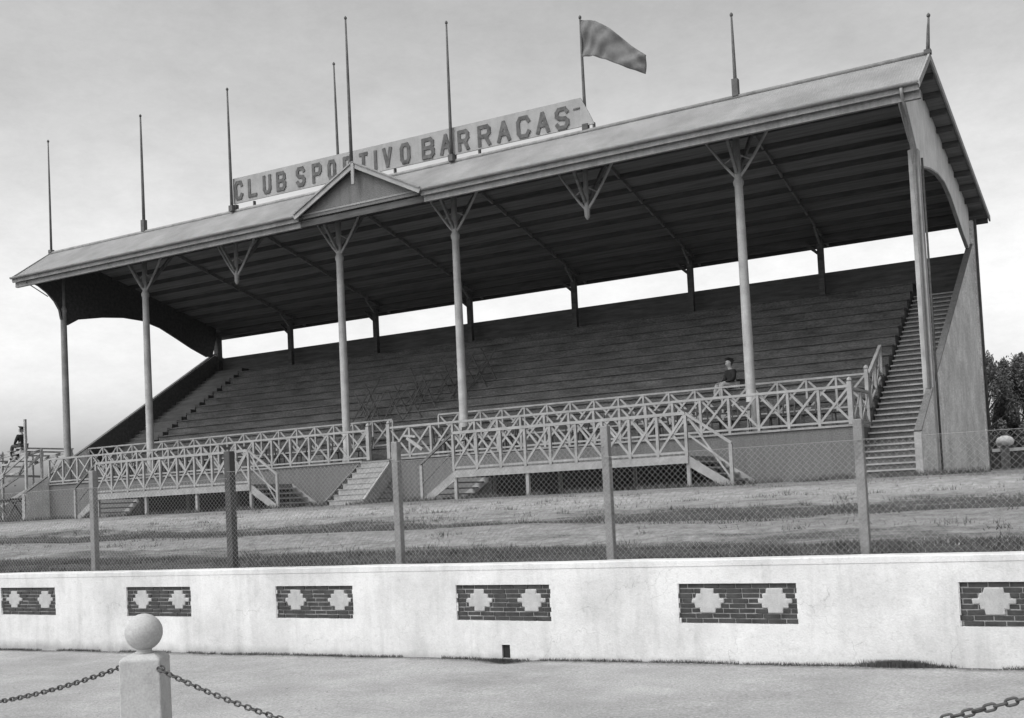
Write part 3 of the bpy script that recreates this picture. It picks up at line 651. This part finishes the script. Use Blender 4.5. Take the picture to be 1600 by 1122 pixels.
# ------------------------------------------------------------------ wire fence in front of the stand
FY = -19.15
wf = thing('wire_fence', (31.5, FY, -.7), 'chain-link wire fence on grey posts along the grass bank behind the white wall', 'fence')
fx = [(24.79, 1.0), (27.94, 1.13), (31.15, 1.06), (34.45, 1.04), (37.63, .88)]
allx = [(x, 1.0) for x in (6, 9.2, 12.4, 15.5, 18.6, 21.7)]+fx+[(41.2, .9), (44.5, .9)]
for i, (x, zt) in enumerate(allx):
    dark = abs(x-27.94) < .1; w = .062 if dark else .052
    p = MB().box(x-w, x+w, FY-w, FY+w, ground_z(x, FY)-.3, zt)
    o = p.build('post', 'tarred' if dark else 'fencepost', wf, bevel=.012)
    if dark: o['label'] = 'darker, thicker post'
    MB().box(x-.05, x+.05, FY-.05, FY+.05, zt+.002, zt+.05).build('post_cap', 'fencepost', o)
MB().bar((31.35, FY, 1.1), (31.62, FY-.02, .92), .03, .04).bar((31.28, FY, 1.14), (31.5, FY, 1.11), .03, .03).build('bracket', 'rail', wf)
for (x0, z0), (x1, z1) in zip(allx[:-1], allx[1:]):
    m = MB(); y = FY-.065; zt = min(z0, z1)-.22; zb = -.72; H = zt-zb; pt = .075; L_ = x1-x0; k = int(L_/pt); c = L_/k; rows = int(H/c)
    def wr(a, b):
        d = (Vector(b)-Vector(a)); n_ = Vector((-d.z, 0, d.x)).normalized()*.001
        a, b = Vector(a), Vector(b); e = Vector((0, .004, 0))
        m.add([a-n_, b-n_, b+n_, a+n_, a-n_+e, b-n_+e, b+n_+e, a+n_+e], [(0, 1, 2, 3), (7, 6, 5, 4), (0, 4, 5, 1), (3, 2, 6, 7)])
    for i in range(-rows, k):
        s0 = max(0, -i); e0 = min(rows, k-i)
        if e0 > s0:
            wr((x0+(i+s0)*c, y, zb+s0*c), (x0+(i+e0)*c, y, zb+e0*c))
            wr((x1-(i+s0)*c, y+.005, zb+s0*c), (x1-(i+e0)*c, y+.005, zb+e0*c))
    m.tube([(x0, y, zb+rows*c), (x1, y, zb+rows*c)], .003, 4); m.tube([(x0, y, zb), (x1, y, zb)], .003, 4)
    m.build('wire_mesh', 'wire', wf)

# ------------------------------------------------------------------ bollards and chains
def bollard(x, y, zc, lab, rot=33):
    g = bz(x); t_ = thing('bollard', (x, y, g), lab, 'bollard', 'ball-topped bollards along the path')
    r_ = .152; zt = zc-r_+.01; ca, sa = math.cos(R(rot)), math.sin(R(rot))
    def ring(h, z): return [(x+ca*u*h-sa*v*h, y+sa*u*h+ca*v*h, z) for u, v in ((-1, -1), (1, -1), (1, 1), (-1, 1))]
    b = MB(); lv = [(.172, g-.1), (.165, zt-.07), (.135, zt-.045), (.10, zt-.03)]; 
    vs = []; fs = []
    for h, z in lv: vs += ring(h, z)
    for i in range(len(lv)-1):
        for k in range(4): fs.append((i*4+k, i*4+(k+1) % 4, i*4+4+(k+1) % 4, i*4+4+k))
    fs += [(0, 3, 2, 1), tuple(len(vs)-4+k for k in range(4))]; b.add(vs, fs); b.build('shaft', 'concrete', t_, bevel=.012)
    MB().lathe([(.09, 0), (.06, .02), (.06, .06), (.08, .08)], (x, y, zt-.032), 20).build('neck', 'concrete', t_, smooth=True)
    s = MB(); n = 20; s.lathe([(max(.001, r_*math.sin(math.pi*i/n)), -r_*math.cos(math.pi*i/n)) for i in range(n+1)], (x, y, zc), 36); s.build('ball', 'concrete', t_, smooth=True)
    for q in (-1, 1):
        c = (x+ca*q*.165+(sa*.135 if q > 0 else 0), y+sa*q*.165-(ca*.135 if q > 0 else 0), zc-.29)
        MB().tube([(c[0], c[1], c[2]+.02), (c[0]+q*.03, c[1], c[2]+.02), (c[0]+q*.045, c[1], c[2]), (c[0]+q*.03, c[1], c[2]-.02), (c[0], c[1], c[2]-.02)], .007, 6).build('hook', 'chain', t_)
    return t_
bollard(33.26, -25.66, -.79, 'concrete bollard topped by a ball, standing before the white wall, chains hanging from both sides')
bollard(40.45, -25.95, -.70, 'ball-topped bollard outside the right edge of the picture')
bollard(26.1, -25.66, -.87, 'ball-topped bollard outside the left edge of the picture')
def chain(a, b, sag, lab):
    a, b = Vector(a), Vector(b); N_ = 400
    P = [a.lerp(b, i/N_)-Vector((0, 0, 4*sag*(i/N_)*(1-i/N_))) for i in range(N_+1)]
    cum = [0]
    for p, q in zip(P[:-1], P[1:]): cum.append(cum[-1]+(q-p).length)
    pitch = .0565; n = int(cum[-1]/pitch); m = MB(); j = 0
    rr = random.Random(5)
    for i in range(n):
        s = (i+.5)*cum[-1]/n
        while cum[j+1] < s: j += 1
        c = P[j].lerp(P[j+1], (s-cum[j])/(cum[j+1]-cum[j])); d = (P[j+1]-P[j]).normalized()
        u = Vector((0, 0, 1)); u = (u-d*u.dot(d)).normalized(); v = d.cross(u); ang = (R(75) if i % 2 else R(-10))+rr.uniform(-.25, .25)
        w = u*math.cos(ang)+v*math.sin(ang); hl, hw, r_ = .026, .0165, .0075
        pts = []
        for k in range(14):
            t_ = 2*math.pi*k/14; cx_ = math.cos(t_); pts.append(c+d*((hl-hw+.004)*(1 if cx_ > 0 else -1)+hw*cx_*1.15)+w*(hw*math.sin(t_)))
        o = len(m.v); nn = 6; nv_ = d.cross(w)
        for k in range(14):
            tt = (pts[(k+1) % 14]-pts[k-1]).normalized(); s2 = tt.cross(nv_).normalized()
            for q in range(nn):
                a2 = 2*math.pi*q/nn; m.v.append(tuple(pts[k]+(s2*math.cos(a2)+nv_*math.sin(a2))*r_))
        for k in range(14):
            for q in range(nn):
                k2, q2 = (k+1) % 14, (q+1) % nn; m.f.append((o+k*nn+q, o+k*nn+q2, o+k2*nn+q2, o+k2*nn+q))
    o = m.build('chain', 'chain', smooth=True); tag(o, lab, 'chain', 'chains hung between the bollards'); return o
chain((33.475, -25.72, -1.075), (40.25, -26.0, -.9), .56, 'dark iron chain hanging from the right side of the ball-topped bollard')
chain((33.08, -25.75, -1.07), (26.3, -25.6, -1.15), .47, 'dark iron chain hanging from the left side of the ball-topped bollard')

# ------------------------------------------------------------------ people
def skin_mesh(name, verts, edges, radii, m, parent, sub=2):
    me = bpy.data.meshes.new(name); me.from_pydata(verts, edges, []); o = bpy.data.objects.new(name, me); C.objects.link(o)
    me.materials.append(MT[m])
    md = o.modifiers.new('skin', 'SKIN'); 
    for i, r_ in enumerate(radii): me.skin_vertices[0].data[i].radius = (r_, r_) if not isinstance(r_, tuple) else r_
    me.skin_vertices[0].data[0].use_root = True
    md.use_smooth_shade = True
    sb = o.modifiers.new('sub', 'SUBSURF'); sb.levels = sub; sb.render_levels = sub
    if parent is not None: o.parent = parent
    return o
def person(loc, rotz, lab, pal=False, knee=None, lean=0.0, cap=False):
    """seated figure; local: faces -Y, sits at origin (seat surface z=0)"""
    t_ = thing('person', loc, lab, 'person')
    V, E, Rr = [], [], []
    def add(p, r_, par=None):
        V.append(p); Rr.append(r_)
        if par is not None: E.append((par, len(V)-1))
        return len(V)-1
    L = lean
    pel = add((0, .0, .12), (.15, .12)); wa = add((0, -.02-L*.2, .3), (.13, .10), pel); ch = add((0, -.04-L*.5, .47), (.155, .11), wa); nk0 = add((0, -.03-L*.7, .585), (.075, .07), ch)
    nk = add((0, -.05-L*.8, .655), (.05, .05), nk0); h1 = add((0, -.07-L, .72), (.07, .08), nk); h2 = add((0, -.075-L, .80), (.082, .1), h1); h3 = add((0, -.07-L, .87), (.06, .075), h2)
    add((0, -.17-L, .765), (.014, .02), h1)
    legs = []; arms = []
    for s in (-1, 1):
        hp = add((s*.09, -.02, .1), .095, pel); kn = add((s*.13, -.44, .13), .068, hp); cf = add((s*.13, -.5, -.08), .06, kn); an = add((s*.13, -.47, -.33), .04, cf); he = add((s*.13, -.47, -.38), .04, an); to = add((s*.14, -.62, -.4), .032, he)
        legs.append((hp, kn, cf, an, he, to))
        sh = add((s*.17, -.03-L*.6, .52), .065, ch); el = add((s*.24, -.1-L*.5, .28), .045, sh); wr_ = add((s*.12, -.32-L*.3, .2), .028, el); pm = add((s*.09, -.39-L*.3, .19), (.036, .02), wr_)
        arms.append((sh, el, wr_))
        for q, (dx, ln) in enumerate(((-.028, .055), (-.01, .07), (.01, .072), (.028, .06))):
            a = add((s*.09+dx, -.43-L*.3, .185), .0095, pm); add((s*.09+dx, -.43-ln*.8-L*.3, .165), .0085, a)
        a = add((s*.055, -.385-L*.3, .2), .011, pm); add((s*.04, -.415-L*.3, .19), .0095, a)
    skin_mesh('body', V, E, Rr, 'skin', t_)
    idx = [pel, wa, ch, nk0]; jv = [V[i] for i in idx]; jr = [tuple(c*1.14 for c in Rr[i]) for i in idx]; je = [(0, 1), (1, 2), (2, 3)]
    jr[3] = (.07, .065)
    for arm in arms:
        p = 2
        for i in arm:
            jv.append(V[i]); jr.append(Rr[i]*1.28 if i != arm[2] else .043); je.append((p, len(jv)-1)); p = len(jv)-1
    skin_mesh('jacket', jv, je, jr, 'jacket', t_)
    tv = [V[pel]]; tr = [(.165, .13)]; te = []
    for lg in legs:
        p = 0
        for i in lg[:4]: tv.append(V[i]); tr.append(Rr[i]*1.2 if i != lg[3] else .055); te.append((p, len(tv)-1)); p = len(tv)-1
    skin_mesh('trousers', tv, te, tr, 'paletrouser' if pal else 'trouser', t_)
    t_.scale = (1.12, 1.12, 1.08)
    for lg in legs: skin_mesh('shoe', [V[lg[4]], V[lg[5]]], [(0, 1)], [.05, .042], 'hair', t_)
    hv = [(0, -.05-L, .83), (0, -.04-L, .885), (0, -.0-L, .8)]; skin_mesh('hair', hv, [(0, 1), (0, 2)], [(.089, .1), (.07, .085), (.07, .06)], 'hair', t_)
    for s in (-1, 1):
        MB().lathe([(.001, -.01), (.01, 0), (.001, .01)], (s*.03, -.168-L, .80), 8).build('eye', 'hair', t_).matrix_parent_inverse.identity()
        MB().lathe([(.001, -.03), (.014, 0), (.001, .03)], (s*.083, -.07-L, .79), 8).build('ear', 'skin', t_).matrix_parent_inverse.identity()
    MB().box(-.025, .025, -.163-L, -.15-L, .727, .733).build('mouth', 'trouser', t_).matrix_parent_inverse.identity()
    t_.rotation_euler = (0, 0, rotz); return t_
person((28.42, 2.95, 3.37), R(-38), 'person in a dark jacket seated behind the railing, left of a column', pal=True, lean=.02)

# ------------------------------------------------------------------ timber stand at the far left
ts = thing('timber_terrace', (-5, 1, .35), 'skeletal timber stand of posts and braces at the far left edge', 'scaffold')
m = 'timber'
for y in (.6, 1.4, 3.0):
    MB().bar((-3.55, y, .3), (-3.53, y, 4.8 if y == .6 else 3.5), .1, .1, (0, 1, 0)).build('post', m, ts)
    MB().bar((-6.3, y, .3), (-6.3, y, 3.5), .1, .1, (0, 1, 0)).build('post', m, ts)
    MB().bar((-9.0, y, .3), (-9.0, y, 2.6), .1, .1, (0, 1, 0)).build('post', m, ts)
    MB().bar((-3.5, y+.06, 3.3), (-6.2, y+.06, 1.95), .06, .12).build('brace', m, ts)
    MB().bar((-3.5, y, 2.24), (-5.1, y, 2.36), .06, .1).build('beam', 'darkwood', ts)
    MB().bar((-5.1, y, 2.36), (-9, y, .95), .06, .14).build('raker', m, ts)
    MB().bar((-6.4, y, 1.22), (-4.1, y, 1.2), .06, .08).build('beam', 'darkwood', ts)
    MB().bar((-4.2, y-.06, 1.2), (-4.9, y-.06, .35), .06, .08).bar((-5.6, y-.06, 1.2), (-4.7, y-.06, .35), .06, .08).build('brace', 'darkwood', ts)
    MB().bar((-3.5, y, 3.42), (-5.1, y, 3.22), .06, .12).bar((-5.1, y, 3.22), (-9, y, 2.3), .06, .1).build('raker', m, ts)
    MB().bar((-4.5, y+.02, 3.2), (-5.3, y+.02, 2.3), .05, .08).build('brace', m, ts)
MB().bar((-4.6, .5, 2.85), (-9, .5, 2.85), .05, .07).bar((-5, .5, 3.42), (-9, .5, 3.48), .05, .06).build('guard_rail', m, ts)
for x, z in ((-3.75, 3.5), (-4.45, 3.4), (-5.2, 3.27), (-6.0, 3.05), (-6.9, 2.85)):
    MB().box(x-.16, x+.16, .4, 3.2, z, z+.05).build('seat_plank', m, ts)
person((-3.95, .75, 3.52), R(-90), 'person in dark clothes sitting on top of the timber stand, legs towards the left edge', lean=0)
MB().box(-6.2, -4.6, .5, 2.6, 1.27, 1.33).build('seat_plank', 'darkwood', ts)

# ------------------------------------------------------------------ boundary fence and trees on the right
bf = thing('boundary_wall', (36, 15, .45), 'low wall with a pale coping and a ball-capped pier, in front of the trees on the right', 'wall')
MB().box(31, 60, 14.93, 15.07, .3, 1.1).build('wall_panel', 'tarred', bf)
MB().box(31, 60, 14.88, 15.12, 1.103, 1.22).build('coping', 'white', bf)
for x in (34.92, 39.5, 44):
    MB().box(x-.16, x+.16, 14.8, 15.2, .3, 1.3).build('pier', 'plaster', bf)
    MB().lathe([(.16, 0), (.3, .08), (.34, .2), (.26, .33), (.1, .4)], (x, 15, 1.303), 16).build('pier_cap', 'white', bf, smooth=True)
def tree(x, y, h, rad, lab, seed, n=15000):
    rr = random.Random(seed); g = ground_z(x, y); t_ = thing('tree', (x, y, g), lab, 'tree', 'trees behind the low wall')
    b = MB(); b.tube([(x, y, g-.1), (x+.05, y, g+h*.3), (x, y+.05, g+h*.6), (x, y, g+h*.9)], [.16, .12, .07, .02], 8)
    lobes = []
    for i in range(34):
        u = rr.uniform(.12, .92); a = rr.uniform(0, 6.28); q = rad*(1.05-abs(u-.4)*1.15)*rr.uniform(.35, 1)
        p = Vector((x+q*math.cos(a), y+q*math.sin(a), g+h*u)); lobes.append((p, rad*rr.uniform(.16, .34)))
        b.tube([(x, y, g+h*u*.7), tuple(p)], [.05, .012], 5)
    for i in range(6):
        a = rr.uniform(0, 6.28); q = rr.uniform(0, rad*.5); z = g+h*rr.uniform(.88, 1.02); lobes.append((Vector((x+q*math.cos(a), y+q*math.sin(a), z-.25)), .24))
    b.build('trunk', 'bark', t_)
    l = MB()
    for i in range(n):
        c, r_ = rr.choice(lobes); d = Vector((rr.gauss(0, 1), rr.gauss(0, 1), rr.gauss(0, 1))).normalized()
        q_ = rr.random()**.5; p = c+Vector((d.x*.8, d.y*.8, d.z*1.7+.25*abs(d.z)))*r_*q_; s = rr.uniform(.03, .07); e1 = Vector((rr.gauss(0, .6), rr.gauss(0, .6), rr.gauss(.6, .7))).normalized(); e2 = e1.orthogonal().normalized()
        l.add([p-e1*s*1.3, p+e2*s*.55, p+e1*s*1.3, p-e2*s*.55], [(0, 1, 2, 3)])
    l.build('crown', 'leaf', t_)
tree(33.6, 20.5, 4.8, 1.75, 'dark bushy tree just right of the grandstand end wall', 1)
tree(35.2, 21.5, 4.7, 1.8, 'dark bushy tree at the right edge, second from the end wall', 2)
tree(34.5, 23, 4.9, 1.4, 'dark tree standing behind and between the two front ones', 4)
tree(37.0, 21, 5.2, 1.5, 'dark tree beyond the right edge of the picture', 3)
tree(31.9, 21.5, 4.4, 1.3, 'dark tree hidden behind the grandstand end wall', 5, 3000)

# ------------------------------------------------------------------ grass
def blades(name, n, fn, m, hmin, hmax, w, seed, lab=None):
    rr = random.Random(seed); b = MB()
    for _ in range(n):
        q = fn(rr)
        if q is None: continue
        x, y, z = q; a = rr.uniform(0, 6.28); h = rr.uniform(hmin, hmax); dx, dy = math.cos(a)*w, math.sin(a)*w; lx, ly = rr.gauss(0, h*.4), rr.gauss(0, h*.4)
        b.add([(x-dx, y-dy, z-.01), (x+dx, y+dy, z-.01), (x+lx, y+ly, z+h)], [(0, 1, 2)])
    o = b.build(name, m); tag(o, lab, kind='stuff'); return o
def bank(rr, lo=-19.3, hi=-4.2, clump=.1):
    y = rr.uniform(lo, hi); x = rr.uniform(8, 42)
    if noise.noise(Vector((x*.45, y*1.1, 9)))+.7*noise.noise(Vector((x*2.3, y*3, 2))) < clump: return None
    return (x, y, ground_z(x, y))
def strips(rr):
    lo, hi = rr.choice(((-19.3, -16.8), (-19.3, -16.8), (-14.2, -12), (-13.2, -10.9))); return bank(rr, lo, hi, .08) if rr.random() < .8 else bank(rr, -19.3, -5, .3)
blades('grass', 75000, strips, 'blade', .02, .10, .008, 1, 'dark tufty grass in strips along the bank')
blades('dry_grass', 30000, lambda r: bank(r, -19.3, -4.5, .0), 'drygrass', .02, .06, .007, 2, 'short dry grass scattered over the bank')
def stand_foot(rr):
    x = rr.uniform(-1, 37); y = -2.3-abs(rr.gauss(0, .5)) if (x > 33 or x < 5) else rr.choice((-1.1, -3.35))-abs(rr.gauss(0, .25))
    if noise.noise(Vector((x*.9, 0, 7))) < -.05: return None
    return (x, y, ground_z(x, y))
blades('foot_weeds', 16000, stand_foot, 'blade', .05, .2, .01, 3, 'weeds along the foot of the grandstand')
def wall_foot(rr):
    if rr.random() < .35: x = rr.gauss(38.03, .17)
    else:
        x = rr.uniform(20, 41)
        if noise.noise(Vector((x*1.3, 0, 17)))+.4*noise.noise(Vector((x*6, 0, 1))) < -.22: return None
    if rr.random() < .12: x = rr.gauss(33.12, .1)
    y = WY-.01-abs(rr.gauss(0, .035)); return (x, y, path_z(x, y))
blades('path_weeds', 20000, wall_foot, 'blade', .012, .05, .004, 4, 'low weeds along the foot of the white wall')
def big_weed(rr):
    y = WY-.02-abs(rr.gauss(0, .03)); x = rr.gauss(38.03, .15); return (x, y, path_z(x, y))
blades('weed_patch', 2500, big_weed, 'blade', .03, .09, .005, 5, 'denser weed patch against the right part of the white wall')

def pebble_mesh():
    rr = random.Random(9); b = MB()
    for _ in range(2600):
        x = rr.uniform(24, 41); y = rr.choice((rr.uniform(-27, -19.75), -19.72-abs(rr.gauss(0, .12)))); z = path_z(x, y); q = rr.uniform(.004, .013)*(1.6 if rr.random() < .05 else 1)
        vs = [(x+q*math.cos(a)*rr.uniform(.7, 1.2), y+q*math.sin(a)*rr.uniform(.7, 1.2), z-.002) for a in (0, 1.25, 2.5, 3.8, 5)]+[(x+rr.uniform(-.3, .3)*q, y, z+q*.75)]
        b.add(vs, [(0, 1, 5), (1, 2, 5), (2, 3, 5), (3, 4, 5), (4, 0, 5)])
    o = b.build('pebbles', 'mortar'); tag(o, 'loose pebbles and grit scattered over the path', kind='stuff')
pebble_mesh()
tr = thing('trestle_pile', (15.5, 3.8, 3.4), 'dark tangle of crossed poles standing on the seating between the third and fourth columns', 'trestles')
rr = random.Random(21)
for i in range(18):
    x = 13.3+i*.27+rr.uniform(-.1, .1); y = 1.9+i*.13+rr.uniform(0, 1.6)
    zf = 2.3+math.floor((y-1)/.565)*.358
    MB().bar((x-.42, y, zf), (x+.38, y+.25, zf+rr.uniform(1.0, 1.5)), .035, .04).bar((x+.42, y+.06, zf), (x-.36, y+.3, zf+rr.uniform(1.0, 1.5)), .035, .04).build('pole', 'darkwood', tr)

cl = MB(); rr = random.Random(31)
for _ in range(420):
    y = rr.choice((rr.uniform(-19.2, -16.4), rr.uniform(-13.8, -11), rr.uniform(-19, -5))); x = rr.uniform(12, 41); R0 = rr.uniform(.06, .3); n = int(R0*190)
    for k in range(n):
        a = rr.uniform(0, 6.28); q = R0*rr.random()**.6; px, py = x+q*1.6*math.cos(a), y+q*math.sin(a); h = rr.uniform(.04, .13)*(1.25-q/R0*.7); w = .008; b_ = rr.uniform(0, 6.28); z = ground_z(px, py)
        if py < -19.3: continue
        cl.add([(px-math.cos(b_)*w, py-math.sin(b_)*w, z-.02), (px+math.cos(b_)*w, py+math.sin(b_)*w, z-.02), (px+rr.gauss(0, h*.5), py+rr.gauss(0, h*.5), z+h)], [(0, 1, 2)])
tag(cl.build('grass_clumps', 'blade'), 'ragged darker clumps of taller grass over the bank', kind='stuff')
